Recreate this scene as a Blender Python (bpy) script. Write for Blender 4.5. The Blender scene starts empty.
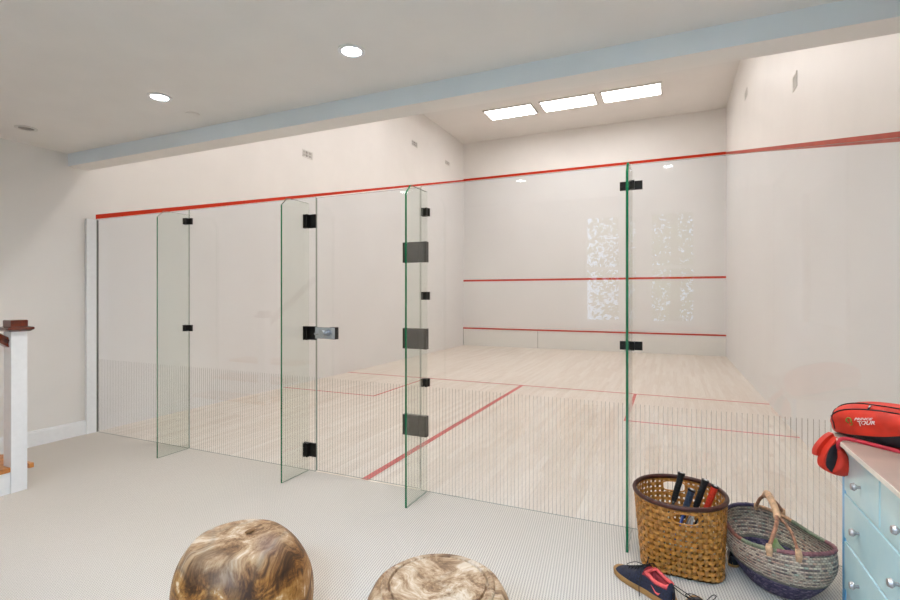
import bpy, bmesh, math, random
from mathutils import Vector, Matrix, noise
random.seed(7)
C = bpy.context.scene.collection
PI = math.pi
W, L = 6.394, 9.606            # squash court width and length
CEIL, HIGH = 2.72, 5.59        # gallery ceiling, court ceiling
BACK = -4.0                    # gallery back wall

# ------------------------------------------------------------------ helpers
def lin(c):
    return tuple((v/255/12.92 if v/255 <= .04045 else ((v/255+.055)/1.055)**2.4) for v in c) + (1,)

def newmat(name):
    m = bpy.data.materials.new(name); m.use_nodes = True
    nt = m.node_tree; b = nt.nodes['Principled BSDF']
    return m, nt, b

class G:
    """tiny node-graph helper"""
    def __init__(s, nt): s.nt = nt
    def n(s, t, **kw):
        nd = s.nt.nodes.new(t)
        for k, v in kw.items(): setattr(nd, k, v)
        return nd
    def link(s, a, b): s.nt.links.new(a, b)
    def math(s, op, a, b=None, c=None):
        nd = s.n('ShaderNodeMath', operation=op)
        for i, v in enumerate((a, b, c)):
            if v is None: continue
            if isinstance(v, (int, float)): nd.inputs[i].default_value = v
            else: s.link(v, nd.inputs[i])
        return nd.outputs[0]
    def mix(s, f, a, b, blend='MIX'):
        nd = s.n('ShaderNodeMix', data_type='RGBA', blend_type=blend)
        for i, v in ((0, f), (6, a), (7, b)):
            if isinstance(v, (int, float)): nd.inputs[i].default_value = v
            elif isinstance(v, tuple): nd.inputs[i].default_value = v
            else: s.link(v, nd.inputs[i])
        return nd.outputs[2]
    def ramp(s, f, stops, interp='LINEAR'):
        nd = s.n('ShaderNodeValToRGB'); nd.color_ramp.interpolation = interp
        e = nd.color_ramp.elements
        e[0].position, e[0].color = stops[0]
        e[1].position, e[1].color = stops[-1]
        for p_, c_ in stops[1:-1]:
            x = e.new(p_); x.color = c_
        s.link(f, nd.inputs[0]); return nd.outputs[0]
    def noise(s, vec, scale, detail=3, rough=.5, dist=0):
        nd = s.n('ShaderNodeTexNoise')
        nd.inputs['Scale'].default_value = scale; nd.inputs['Detail'].default_value = detail
        nd.inputs['Roughness'].default_value = rough; nd.inputs['Distortion'].default_value = dist
        if vec is not None: s.link(vec, nd.inputs['Vector'])
        return nd.outputs[0]
    def bump(s, h, strength, dist=.01):
        nd = s.n('ShaderNodeBump'); nd.inputs['Strength'].default_value = strength
        nd.inputs['Distance'].default_value = dist; s.link(h, nd.inputs['Height']); return nd.outputs[0]
    def pos(s): return s.n('ShaderNodeNewGeometry').outputs['Position']
    def obj(s): return s.n('ShaderNodeTexCoord').outputs['Object']
    def uv(s): return s.n('ShaderNodeTexCoord').outputs['UV']
    def sep(s, v):
        nd = s.n('ShaderNodeSeparateXYZ'); s.link(v, nd.inputs[0]); return nd.outputs
    def scale(s, v, sc):
        nd = s.n('ShaderNodeMapping'); nd.inputs['Scale'].default_value = sc; s.link(v, nd.inputs[0]); return nd.outputs[0]

def plain(name, rgb, rough=.5, metal=0, var=.05, nscale=30, bump=0, spec=.5, coat=0):
    """simple procedural material: base colour with a soft noise variation"""
    m, nt, b = newmat(name); g = G(nt)
    c = lin(rgb)
    if var:
        nz = g.noise(g.obj(), nscale, 3)
        lo = tuple(v*(1-var*2) for v in c[:3])+(1,); hi = tuple(min(1, v*(1+var*2)) for v in c[:3])+(1,)
        col = g.ramp(nz, [(.3, lo), (.7, hi)]); g.link(col, b.inputs['Base Color'])
        if bump: g.link(g.bump(nz, bump, .004), b.inputs['Normal'])
    else: b.inputs['Base Color'].default_value = c
    b.inputs['Roughness'].default_value = rough; b.inputs['Metallic'].default_value = metal
    b.inputs['Specular IOR Level'].default_value = spec; b.inputs['Coat Weight'].default_value = coat
    return m

def link(name, bm, mats, parent=None, smooth=False, loc=None, bevel=0, autos=None):
    me = bpy.data.meshes.new(name)
    if bevel:
        bmesh.ops.bevel(bm, geom=list(bm.edges), offset=bevel, segments=2, affect='EDGES', profile=.7)
    bmesh.ops.recalc_face_normals(bm, faces=bm.faces)
    bm.to_mesh(me); bm.free()
    if not isinstance(mats, (list, tuple)): mats = [mats]
    for m in mats: me.materials.append(m)
    for p_ in me.polygons: p_.use_smooth = smooth
    if smooth and autos is not None: me.set_sharp_from_angle(angle=autos)
    o = bpy.data.objects.new(name, me); C.objects.link(o)
    if parent: o.parent = parent
    if loc: o.location = loc
    return o

def box(bm, x0, x1, y0, y1, z0, z1, mi=0):
    v = [bm.verts.new(p_) for p_ in ((x0,y0,z0),(x1,y0,z0),(x1,y1,z0),(x0,y1,z0),(x0,y0,z1),(x1,y0,z1),(x1,y1,z1),(x0,y1,z1))]
    fs = [bm.faces.new([v[i] for i in f]) for f in ((3,2,1,0),(4,5,6,7),(0,1,5,4),(1,2,6,5),(2,3,7,6),(3,0,4,7))]
    for f in fs: f.material_index = mi
    return fs   # bottom, top, -y, +x, +y, -x

def tube(bm, pts, r, n=8, cap=True, squash=None, closed=False):
    """swept tube along points; r float or list; squash=(a,b) elliptical section"""
    pts = [Vector(p_) for p_ in pts]; m = len(pts)
    rs = r if isinstance(r, (list, tuple)) else [r]*m
    rings = []; up = None
    for i, p_ in enumerate(pts):
        a = pts[(i-1) % m] if (closed or i > 0) else p_
        b = pts[(i+1) % m] if (closed or i < m-1) else p_
        t = (b-a).normalized()
        if up is None:
            up = Vector((0,0,1)) if abs(t.z) < .9 else Vector((1,0,0))
        s_ = t.cross(up)
        if s_.length < 1e-6: s_ = t.cross(Vector((0,1,0)))
        s_.normalize(); u = s_.cross(t).normalized(); up = u
        sa, sb = squash or (1, 1)
        rings.append([bm.verts.new(p_ + (s_*math.cos(2*PI*k/n)*sa + u*math.sin(2*PI*k/n)*sb)*rs[i]) for k in range(n)])
    for i in range(m if closed else m-1):
        A, B = rings[i], rings[(i+1) % m]
        for k in range(n): bm.faces.new((A[k], A[(k+1) % n], B[(k+1) % n], B[k]))
    if cap and not closed:
        bm.faces.new(rings[0][::-1]); bm.faces.new(rings[-1])

def lathe(bm, prof, n=48, cx=0, cy=0, z0=0, M=None):
    rings = []
    for r, z in prof:
        if r < 1e-6: rings.append([bm.verts.new((cx, cy, z+z0))])
        else: rings.append([bm.verts.new((cx+r*math.cos(2*PI*k/n), cy+r*math.sin(2*PI*k/n), z+z0)) for k in range(n)])
    for A, B in zip(rings, rings[1:]):
        for k in range(n):
            a, b_, c_, d = A[k % len(A)], A[(k+1) % n % len(A)], B[(k+1) % n % len(B)], B[k % len(B)]
            vs = []
            for v in (a, b_, c_, d):
                if v not in vs: vs.append(v)
            if len(vs) > 2: bm.faces.new(vs)
    return rings

def tag(o, label=None, cat=None, group=None, kind=None):
    if label: o['label'] = label
    if cat: o['category'] = cat
    if group: o['group'] = group
    if kind: o['kind'] = kind
    return o

def thing(name, label, cat, loc=(0,0,0), rz=0, group=None):
    o = bpy.data.objects.new(name, None); C.objects.link(o)
    o.location = loc; o.rotation_euler = (0,0,rz); o.empty_display_size = .05
    return tag(o, label, cat, group)

def struct(name, bm, mats, parent=None, **kw):
    o = link(name, bm, mats, parent, **kw)
    if parent is None: o['kind'] = 'structure'
    return o

def bez(p0, p1, p2, p3, n=12):
    return [Vector(p0)*(1-t)**3 + Vector(p1)*3*t*(1-t)**2 + Vector(p2)*3*t*t*(1-t) + Vector(p3)*t**3 for t in [i/n for i in range(n+1)]]

def smoothpts(pts, n=6):
    """Catmull-Rom through points"""
    P = [Vector(p_) for p_ in pts]; out = []
    for i in range(len(P)-1):
        a = P[max(i-1,0)]; b = P[i]; c = P[i+1]; d = P[min(i+2,len(P)-1)]
        for k in range(n):
            t = k/n
            out.append(.5*((2*b)+(-a+c)*t+(2*a-5*b+4*c-d)*t*t+(-a+3*b-3*c+d)*t**3))
    out.append(P[-1]); return out

# ------------------------------------------------------------------ materials
def wall_mat():
    m, nt, b = newmat('painted_plaster'); g = G(nt)
    nz = g.noise(g.pos(), 1.3, 4, .6)
    g.link(g.ramp(nz, [(.3, lin((224,222,219))), (.7, lin((229,227,224)))]), b.inputs['Base Color'])
    b.inputs['Roughness'].default_value = .42
    b.inputs['Specular IOR Level'].default_value = .35
    g.link(g.bump(g.noise(g.pos(), 180, 2), .05, .002), b.inputs['Normal'])
    return m
def carpet_mat():
    m, nt, b = newmat('ribbed_loop_carpet'); g = G(nt)
    s = g.sep(g.pos())
    u = g.math('ADD', g.math('MULTIPLY', s[0], .95), g.math('MULTIPLY', s[1], .12))
    v = g.math('ADD', g.math('MULTIPLY', s[1], .95), g.math('MULTIPLY', s[0], -.12))
    a = g.math('SINE', g.math('MULTIPLY', u, 2*PI/.0125))
    c = g.math('SINE', g.math('MULTIPLY', v, 2*PI/.016))
    h = g.math('ADD', g.math('MULTIPLY', a, .32), g.math('MULTIPLY', g.math('MULTIPLY', a, c), .22))
    nz = g.noise(g.pos(), 260, 2)
    h = g.math('ADD', h, nz)
    big = g.noise(g.pos(), 1.6, 4, .6)
    c1 = g.ramp(g.math('MULTIPLY', g.math('ADD', h, .5), .55), [(.1, lin((136,131,124))), (.75, lin((220,214,205)))])
    c2 = g.mix(g.math('MULTIPLY', big, .22), c1, lin((186,174,164)), 'MIX')
    g.link(c2, b.inputs['Base Color']); b.inputs['Roughness'].default_value = .95
    b.inputs['Specular IOR Level'].default_value = .1
    g.link(g.bump(h, .5, .004), b.inputs['Normal'])
    return m
def maple_mat():
    m, nt, b = newmat('maple_strip_floor'); g = G(nt)
    s = g.sep(g.pos())
    br = g.n('ShaderNodeTexBrick'); br.offset = .37; br.offset_frequency = 2
    cmb = g.n('ShaderNodeCombineXYZ'); g.link(s[1], cmb.inputs[0]); g.link(s[0], cmb.inputs[1])
    g.link(cmb.outputs[0], br.inputs['Vector'])
    br.inputs['Scale'].default_value = 1; br.inputs['Brick Width'].default_value = 1.1
    br.inputs['Row Height'].default_value = .057; br.inputs['Mortar Size'].default_value = .0006
    br.inputs['Bias'].default_value = 0
    br.inputs['Color1'].default_value = lin((226,215,202)); br.inputs['Color2'].default_value = lin((206,188,170))
    br.inputs['Mortar'].default_value = lin((196,182,166))
    gr = g.noise(g.scale(g.pos(), (60, 2.5, 1)), 1, 4, .6)
    col = g.mix(.4, br.outputs[0], g.ramp(gr, [(.3, lin((203,190,174))), (.7, lin((240,233,222)))]))
    big = g.noise(g.pos(), .9, 3)
    col = g.mix(g.math('MULTIPLY', big, .3), col, lin((240,232,220)))
    g.link(col, b.inputs['Base Color']); b.inputs['Roughness'].default_value = .38
    b.inputs['Specular IOR Level'].default_value = .3
    return m
def glass_mat(name, tint=(.966,.982,.998), stripes=False, refl=1.0):
    m = bpy.data.materials.new(name); m.use_nodes = True; nt = m.node_tree; nt.nodes.clear(); g = G(nt)
    geo = g.n('ShaderNodeNewGeometry')
    ior = g.math('SUBTRACT', 1.5, g.math('MULTIPLY', geo.outputs['Backfacing'], 1.5-1/1.5))
    fr = g.n('ShaderNodeFresnel'); g.link(ior, fr.inputs['IOR'])
    tr = g.n('ShaderNodeBsdfTransparent'); tr.inputs[0].default_value = tint+(1,)
    gl = g.n('ShaderNodeBsdfGlossy'); gl.inputs['Roughness'].default_value = 0
    mx = g.n('ShaderNodeMixShader'); g.link(g.math('MULTIPLY', fr.outputs[0], refl), mx.inputs[0]); g.link(tr.outputs[0], mx.inputs[1]); g.link(gl.outputs[0], mx.inputs[2])
    out = g.n('ShaderNodeOutputMaterial'); res = mx.outputs[0]
    if stripes:
        s = g.sep(geo.outputs['Position'])
        fx = g.math('FRACT', g.math('DIVIDE', s[0], .0243))
        k = g.math('MULTIPLY', g.math('LESS_THAN', fx, .15), g.math('LESS_THAN', s[2], .73))
        df = g.n('ShaderNodeBsdfDiffuse'); df.inputs[0].default_value = lin((140,136,126))
        m2 = g.n('ShaderNodeMixShader'); g.link(g.math('MULTIPLY', k, .42), m2.inputs[0]); g.link(res, m2.inputs[1]); g.link(df.outputs[0], m2.inputs[2])
        res = m2.outputs[0]
    g.link(res, out.inputs[0]); return m
def emis(name, rgb, st):
    m, nt, b = newmat(name); b.inputs['Base Color'].default_value = (.8,.8,.8,1)
    b.inputs['Emission Color'].default_value = lin(rgb); b.inputs['Emission Strength'].default_value = st
    return m

M_wall = wall_mat(); M_carpet = carpet_mat(); M_maple = maple_mat()
M_ceil = plain('ceiling_paint', (232,230,227), .7, var=.01, nscale=3)
M_trim = plain('white_gloss_trim', (236,238,240), .3, var=.01)
M_red = plain('court_red_paint', (190,46,10), .6, var=.04, nscale=8, spec=.2)
M_redfloor = plain('floor_red_paint', (196,88,80), .45, var=.1, nscale=25)
M_tin = plain('tin_white', (224,222,216), .4, var=.01)
M_dark = plain('dark_gap', (60,56,52), .7)
M_glass = glass_mat('clear_glass'); M_gstripe = glass_mat('striped_glass', stripes=True)
M_fin = glass_mat('fin_glass', (.955,.975,.955))
M_gedge = plain('glass_edge_grey', (150,160,150), .2, var=.05)
M_green = plain('glass_edge_green', (8,104,66), .12, var=.12, nscale=5, coat=.6)
M_black = plain('black_anodised_metal', (20,19,19), .35, metal=.3, var=.2, nscale=60)
M_hinge = plain('dark_bronze_metal', (52,50,45), .32, metal=.55, var=.08, nscale=40)
M_chrome = plain('brushed_steel', (205,212,220), .22, metal=.9, var=.03, nscale=80)
M_knob = plain('knob_steel', (176,172,172), .3, metal=.7, var=.04)
M_mahog = plain('dark_red_wood', (98,38,20), .25, var=.25, nscale=20, coat=.5)
M_oak = plain('oak_tread_wood', (186,122,62), .35, var=.15, nscale=18)
M_vent = plain('vent_white', (214,212,208), .5, var=.01)
M_ventd = plain('vent_shadow', (142,139,134), .8)
M_lamp = emis('fluorescent_diffuser', (255,250,248), 13.2)
M_down = emis('downlight_lens', (240,246,255), 22)

# ------------------------------------------------------------------ setting
T = .12
bm = bmesh.new(); box(bm, -.3, W+.12, BACK-.12, 0.0, -.1, 0); struct('floor', bm, M_carpet)
bm = bmesh.new(); box(bm, -.12, W+.12, 0.0, L+.12, -.1, 0); fc = struct('floor_court', bm, M_maple)
SY, BY = 4.23, 2.63
def flat(name, pts, z=.0012, m=M_redfloor, parent=fc):
    b_ = bmesh.new(); b_.faces.new([b_.verts.new((x, y, z)) for x, y in pts]); return link(name, b_, m, parent)
flat('short_line', [(0,SY-.025),(W,SY-.025),(W,SY+.025),(0,SY+.025)])
flat('half_court_line', [(W/2-.03,0.01),(W/2+.03,0.01),(W/2+.03,SY-.025),(W/2-.03,SY-.025)])
flat('service_box_line', [(0,BY-.019),(1.6,BY-.019),(1.6,BY+.019),(0,BY+.019)])
flat('service_box_line', [(1.56,BY+.019),(1.6,BY+.019),(1.6,SY-.025),(1.56,SY-.025)])
flat('service_box_line', [(W-1.6,BY-.019),(W,BY-.019),(W,BY+.019),(W-1.6,BY+.019)])
flat('service_box_line', [(W-1.6,BY+.019),(W-1.56,BY+.019),(W-1.56,SY-.025),(W-1.6,SY-.025)])

bm = bmesh.new(); box(bm, -T, 0, BACK-T, L+T, 0, HIGH+.1); wl = struct('wall_left', bm, M_wall)
# right wall with a window opening in the gallery part
RW = (-2.42, -1.28, 1.12, 2.3)   # y0,y1,z0,z1 of the opening
bm = bmesh.new()
box(bm, W, W+T, BACK-T, RW[0], 0, CEIL+.3); box(bm, W, W+T, RW[1], 0.0, 0, CEIL+.3)
box(bm, W, W+T, RW[0], RW[1], 0, RW[2]); box(bm, W, W+T, RW[0], RW[1], RW[3], CEIL+.3)
struct('wall_right', bm, M_wall)
bm = bmesh.new(); box(bm, W, W+T, 0.0, L+T, 0, HIGH+.1); wcr = struct('wall_court_right', bm, M_wall)
bm = bmesh.new(); box(bm, -T, W+T, L, L+T, 0, HIGH+.1); wf = struct('wall_front', bm, M_wall)
bm = bmesh.new(); box(bm, -T, W+T, -.07, L+T, HIGH, HIGH+.1); struct('ceiling_court', bm, M_wall)
bm = bmesh.new(); box(bm, -T, W+T, BACK-T, -.2, CEIL, CEIL+.1); ceil_ = struct('ceiling', bm, M_ceil)
M_beam_daylit = plain('cool_white_beam_paint', (228,238,246), .45, var=.01, nscale=3)  # blue window light on the beam front, put into its colour
bm = bmesh.new(); box(bm, 0, W, -.25, -.07, 2.60, HIGH)[2].material_index = 1; struct('wall_beam', bm, [M_ceil, M_beam_daylit])
# back wall with two tall windows
WN = [(4.14, 4.66), (4.98, 5.58)]; WZ = (.98, 2.5)
bm = bmesh.new(); xs = [0, WN[0][0], WN[0][1], WN[1][0], WN[1][1], W]
for i in range(5):
    if i % 2 == 0: box(bm, xs[i], xs[i+1], BACK-T, BACK, 0, CEIL)
    else:
        box(bm, xs[i], xs[i+1], BACK-T, BACK, 0, WZ[0]); box(bm, xs[i], xs[i+1], BACK-T, BACK, WZ[1], CEIL)
struct('wall_back', bm, M_wall)
def window(n, axis, a0, a1, z0, z1, base):
    """casing + sash + pane; axis 'x': window in a wall of constant y=base facing +y; 'y': wall of constant x=base facing -x"""
    def bb(bm_, p0, p1, d0, d1, q0, q1):
        if axis == 'x': box(bm_, p0, p1, base+d0, base+d1, q0, q1)
        else: box(bm_, base-d1, base-d0, p0, p1, q0, q1)
    cas = bmesh.new(); w_ = .1
    for args in ((a0-w_, a0, z0-.14, z1+w_), (a1, a1+w_, z0-.14, z1+w_), (a0, a1, z1, z1+w_), (a0, a1, z0-.14, z0-.03)):
        bb(cas, args[0], args[1], 0.001, .022, args[2], args[3])
    bb(cas, a0-w_-.02, a1+w_+.02, .001, .05, z0-.03, z0)
    o = struct('window_%d' % n, cas, M_trim)
    s_ = bmesh.new()
    for args in ((a0+.001, a0+.05, z0+.001, z1-.001), (a1-.05, a1-.001, z0+.001, z1-.001), (a0+.05, a1-.05, z1-.05, z1-.001), (a0+.05, a1-.05, z0+.001, z0+.05), (a0+.05, a1-.05, (z0+z1)/2-.02, (z0+z1)/2+.02)):
        bb(s_, args[0], args[1], -.08, -.04, args[2], args[3])
    link('window_sash', s_, M_trim, o)
    p_ = bmesh.new(); bb(p_, a0+.05, a1-.05, -.063, -.058, z0+.05, z1-.05)
    link('window_pane', p_, M_glass, o)
    if n == 3:
        q_ = bmesh.new(); bb(q_, a0+.01, a1-.01, -.036, -.032, z0+.006, z1-.006); link('window_blind', q_, M_trim, o)  # blind added to stop light coming through the side window
window(1, 'x', WN[0][0], WN[0][1], WZ[0], WZ[1], BACK)
window(2, 'x', WN[1][0], WN[1][1], WZ[0], WZ[1], BACK)
window(3, 'y', RW[0], RW[1], RW[2], RW[3], W)

bm = bmesh.new(); box(bm, 0, .018, -1.05, -.1, 0, .125); box(bm, 0, .012, -1.05, -.1, .125, .14)
struct('baseboard_left', bm, M_trim)
bm = bmesh.new(); box(bm, W-.018, W, BACK, -.05, 0, .14); struct('baseboard_right', bm, M_trim)
bm = bmesh.new(); box(bm, 0, .03, -.1, -.01, 0, 2.12); struct('trim_1', bm, M_trim, bevel=.002)
bm = bmesh.new(); box(bm, .0, .012, -.006, .02, 0, 2.12); struct('trim_2', bm, plain('channel_grey', (88,84,78), .4, metal=.3))

# front wall tin, service line, out lines (painted on the walls)
bm = bmesh.new(); box(bm, .004, W-.004, L-.02, L, .003, .455); tin = struct('trim_3', bm, M_tin)
bm = bmesh.new(); box(bm, .0, W, L-.03, L, .455, .49); link('red_strip', bm, M_red, tin)
for x in (2.1, 4.25, .006):
    bm = bmesh.new(); box(bm, x-.004, x+.004, L-.0215, L-.0195, .01, .45); link('seam', bm, M_dark, tin)
bm = bmesh.new(); box(bm, 0, W, L-.002, L, 1.76, 1.81); link('service_line', bm, M_red, wf)
bm = bmesh.new(); box(bm, 0, W, L-.002, L, 4.545, 4.61); link('out_line', bm, M_red, wf)
def slope(parent, x0, x1, m, th=.062, o0=0):
    b_ = bmesh.new(); za, zb = o0, 4.545
    vs = [b_.verts.new(p_) for p_ in ((x0,0,za),(x1,0,za),(x1,L,zb),(x0,L,zb),(x0,0,za+th),(x1,0,za+th),(x1,L,zb+th),(x0,L,zb+th))]
    for f in ((3,2,1,0),(4,5,6,7),(0,1,5,4),(1,2,6,5),(2,3,7,6),(3,0,4,7)): b_.faces.new([vs[i] for i in f])
    return link('out_line', b_, m, parent)
slope(wl, 0, .002, M_red, .046, 2.13); slope(wcr, W-.002, W, plain('court_red_paint_faded', (172,76,60), .6, var=.05, nscale=8, spec=.2), .056, 2.10)  # right line is paler: glare washing it out is put into the colour

# ------------------------------------------------------------------ glass back wall
GT = .005
def panel(name, x0, x1, z0, z1, label, cat='glass panel'):
    t = thing(name, label, cat, ((x0+x1)/2, 0, z0))
    b_ = bmesh.new(); cx = (x0+x1)/2
    fs = box(b_, x0-cx, x1-cx, -GT, GT, 0, z1-z0)
    for i, f in enumerate(fs): f.material_index = (1, 1, 2, 1, 0, 1)[i]
    link('pane', b_, [M_glass, M_gedge, M_gstripe], t)
    return t
panel('glass_screen', .013, 1.344, .002, 2.125, 'leftmost clear glass panel beside the white wall post, striped along its foot')
panel('glass_screen', 1.348, 2.757, .002, 2.125, 'clear glass panel between the leftmost fin and the door lock, striped foot')
panel('glass_screen', 3.672, 5.053, .002, 2.125, 'wide clear glass panel right of the door hinges, ending at the basket fin')
panel('glass_screen', 5.057, W-.003, .002, 2.125, 'rightmost clear glass panel rising behind the baskets and blue dresser')
door = panel('glass_door', 2.765, 3.665, .012, 2.118, 'frameless glass court door with steel latch and three large dark hinge plates', 'door')
dx = (2.765+3.665)/2
def pl(name, parent, x0, x1, y0, y1, z0, z1, m, bv=.0015, label=None):
    b_ = bmesh.new(); box(b_, x0, x1, y0, y1, z0, z1); o = link(name, b_, m, parent, bevel=bv)
    if label: o['label'] = label
    return o
for zc in (1.665, 1.06, .452):
    h = pl('hinge', door, 3.535-dx, 3.662-dx, -.018, .018, zc-.012-.072, zc-.012+.072, M_hinge)
    b_ = bmesh.new(); box(b_, 3.664-dx, 3.722-dx, -.019, .019, zc-.012-.072, zc-.012+.072)
    link('hinge_leaf', b_, M_hinge, h, bevel=.0015)
la = pl('latch', door, 2.768-dx, 2.952-dx, -.024, -GT, 1.02, 1.108, M_chrome, label='brushed steel latch plate')
pl('latch_end', la, 2.905-dx, 2.955-dx, -.021, .02, 1.018, 1.11, M_black)
b_ = bmesh.new()
tube(b_, [(2.865-dx, -.024, 1.064), (2.865-dx, -.055, 1.064)], .018, 16); tube(b_, [(2.865-dx, -.045, 1.064), (2.785-dx, -.05, 1.058)], .009, 10)
tube(b_, [(2.865-dx, -.055, 1.064), (2.865-dx, -.075, 1.064)], .026, 20)
link('latch_knob', b_, M_chrome, la, smooth=True, autos=.6)

def fin(x, label, clamps, top=2.09, th=.0068):
    t = thing('glass_fin', label, 'glass fin', (x, 0, 0))
    b_ = bmesh.new(); y0, y1 = -.30, -.009
    prof = [(y1, .002), (y0, .002), (y0, top-.07), (y0+.06, top-.01), (y1, top-.01)]
    A = [b_.verts.new((-th, y, z)) for y, z in prof]; B = [b_.verts.new((th, y, z)) for y, z in prof]
    b_.faces.new(A); b_.faces.new(B[::-1])
    for i in range(5):
        f = b_.faces.new((A[i], B[i], B[(i+1) % 5], A[(i+1) % 5])); f.material_index = 1 if i in (1, 2) else (0 if i == 4 else 2)
    link('pane', b_, [M_fin, M_green, M_gedge], t)
    for (z, h, w0, w1, m, kind) in clamps:
        b_ = bmesh.new()
        box(b_, w0, w1, -.020, -.0062, z-h/2, z+h/2)                      # plate on the glass wall
        box(b_, -.02, -.0062, -.05, -.012, z-h/2, z+h/2); box(b_, .0062, .02, -.05, -.012, z-h/2, z+h/2)
        cl = link('clamp', b_, m, t)
        for sx in ((w0+.012, w1-.012) if w1 > .03 else (w0+.010,)):
            b_ = bmesh.new(); tube(b_, [(sx, -.020, z), (sx, -.0225, z)], .005, 10); link('screw', b_, M_black, cl)
    return t
fin(1.346, 'leftmost glass fin, bracing the panels nearest the staircase', [(2.02,.055,-.035,.055,M_black,0),(1.075,.055,-.035,.055,M_black,0)])
fin(2.69, 'glass fin beside the door latch with three black clamps', [(1.937,.105,-.036,.076,M_black,0),(1.072,.105,-.036,.076,M_black,0),(.169,.105,-.036,.076,M_black,0)])
fin(3.72, 'green-edged glass fin beside the large door hinge plates', [(1.937,.055,-.028,.026,M_hinge,0),(1.36,.055,-.028,.026,M_hinge,0),(.762,.055,-.028,.026,M_hinge,0)])
fin(5.055, 'green-edged glass fin nearest the camera, standing left of the rattan basket', [(2.0,.05,-.062,.062,M_black,0),(1.07,.05,-.062,.062,M_black,0)])

# ------------------------------------------------------------------ ceiling fixtures, vents
def troffer(x0, x1, y0, y1, label, grp='rectangular ceiling lights over the court'):
    t = thing('ceiling_light', label, 'light', ((x0+x1)/2, (y0+y1)/2, HIGH), 0, grp)
    w_, d = (x1-x0)/2, (y1-y0)/2
    b_ = bmesh.new()
    for a in ((-w_-.03, -w_, -d-.03, d+.03), (w_, w_+.03, -d-.03, d+.03), (-w_, w_, -d-.03, -d), (-w_, w_, d, d+.03)):
        box(b_, *a, -.03, -.001)
    link('frame', b_, M_vent, t)
    b_ = bmesh.new(); box(b_, -w_, w_, -d, d, -.022, -.012); link('diffuser', b_, M_lamp, t)
troffer(1.37, 2.44, 7.54, 8.12, 'left of the three bright rectangular lights on the high court ceiling')
troffer(2.66, 3.78, 7.54, 8.12, 'middle of the three bright rectangular lights on the high court ceiling')
troffer(3.95, 5.07, 7.54, 8.12, 'right of the three bright rectangular lights on the high court ceiling')
for x in (1.37, 2.66, 3.95):  # more fixtures added out of view to light the court
    for y0 in (1.6, 4.6):
        troffer(x, x+1.1, y0, y0+.55, 'rectangular court light nearer the glass wall, hidden above the beam')

def downlight(x, y, lit, label, grp='recessed gallery downlights'):
    t = thing('downlight', label, 'light', (x, y, CEIL), 0, grp)
    b_ = bmesh.new(); lathe(b_, [(.052, -.001), (.075, -.001), (.075, -.006), (.055, -.008), (.052, -.001)], 32)
    link('trim_ring', b_, M_trim if lit else M_vent, t, smooth=True, autos=.5)
    b_ = bmesh.new(); lathe(b_, [(0, -.004), (.052, -.004), (.052, -.001), (0, -.001)], 32)
    link('lens', b_, M_down if lit else M_ventd, t)
    if lit:
        l = bpy.data.lights.new('downlight_lamp', 'SPOT'); l.energy = DOWN_W; l.spot_size = math.radians(155); l.spot_blend = .6
        l.color = (1, .98, .95); l.shadow_soft_size = .05
        o = bpy.data.objects.new('lamp', l); C.objects.link(o); o.parent = t; o.location = (0, 0, -.02)
DOWN_W = 46
downlight(2.08, -.80, True, 'bright recessed downlight nearer the staircase, second from left')
downlight(3.65, -.79, True, 'bright recessed downlight near the middle of the gallery ceiling')
downlight(.50, -.82, False, 'unlit grey recessed downlight in the ceiling corner at far left')
for x, y in ((5.22, -.8), (5.24, -2.58), (3.65, -2.58), (2.08, -2.58)):
    downlight(x, y, True, 'lit recessed downlight outside the picture, seen only mirrored in the glass')
b_ = bmesh.new(); lathe(b_, [(0, 0), (.05, 0), (.05, -.003), (.045, -.005), (0, -.005)], 28)
link('cover_plate', b_, M_ceil, ceil_, smooth=True, autos=.5, loc=(2.0, -.48, CEIL-.0005))

def wall_vent(x, y, z, w_, h_, sgn, label, grp):
    t = thing('wall_vent', label, 'vent', (x, y, z), 0, grp)
    b_ = bmesh.new(); a, c = (0, .01) if sgn > 0 else (-.01, 0)
    for q in ((-w_/2, w_/2, h_/2-.015, h_/2), (-w_/2, w_/2, -h_/2, -h_/2+.015), (-w_/2, -w_/2+.015, -h_/2+.015, h_/2-.015), (w_/2-.015, w_/2, -h_/2+.015, h_/2-.015)):
        box(b_, a, c, *q)
    link('frame', b_, M_vent, t)
    b_ = bmesh.new(); box(b_, *((.0005, .003) if sgn > 0 else (-.003, -.0005)), -w_/2+.015, w_/2-.015, -h_/2+.015, h_/2-.015); link('backing', b_, M_ventd, t)
    b_ = bmesh.new(); n_ = 9
    for i in range(n_):
        yy = -w_/2+.02+(w_-.04)*i/(n_-1)
        if i % 3 == 0: continue
        box(b_, *((.004, .009) if sgn > 0 else (-.009, -.004)), yy-.005, yy+.005, -h_/2+.015, h_/2-.015)
    box(b_, *((.004, .006) if sgn > 0 else (-.006, -.004)), -w_/2+.015, w_/2-.015, -.004, .004)
    link('slats', b_, M_vent, t)
wall_vent(0, 3.16, 3.605, .24, .12, 1, 'grille on the left court wall nearest the glass, just above the red line', 'left wall vents')
wall_vent(0, 6.74, 4.78, .26, .12, 1, 'middle small grille high on the left court wall', 'left wall vents')
wall_vent(0, 8.53, 4.79, .26, .1, 1, 'farthest small grille on the left court wall near the corner', 'left wall vents')
wall_vent(W, 2.81, 3.49, .17, .15, -1, 'grille on the right court wall nearest the beam', 'right wall vents')
wall_vent(W, 6.33, 4.68, .26, .12, -1, 'small grille farther along the right court wall', 'right wall vents')

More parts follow.
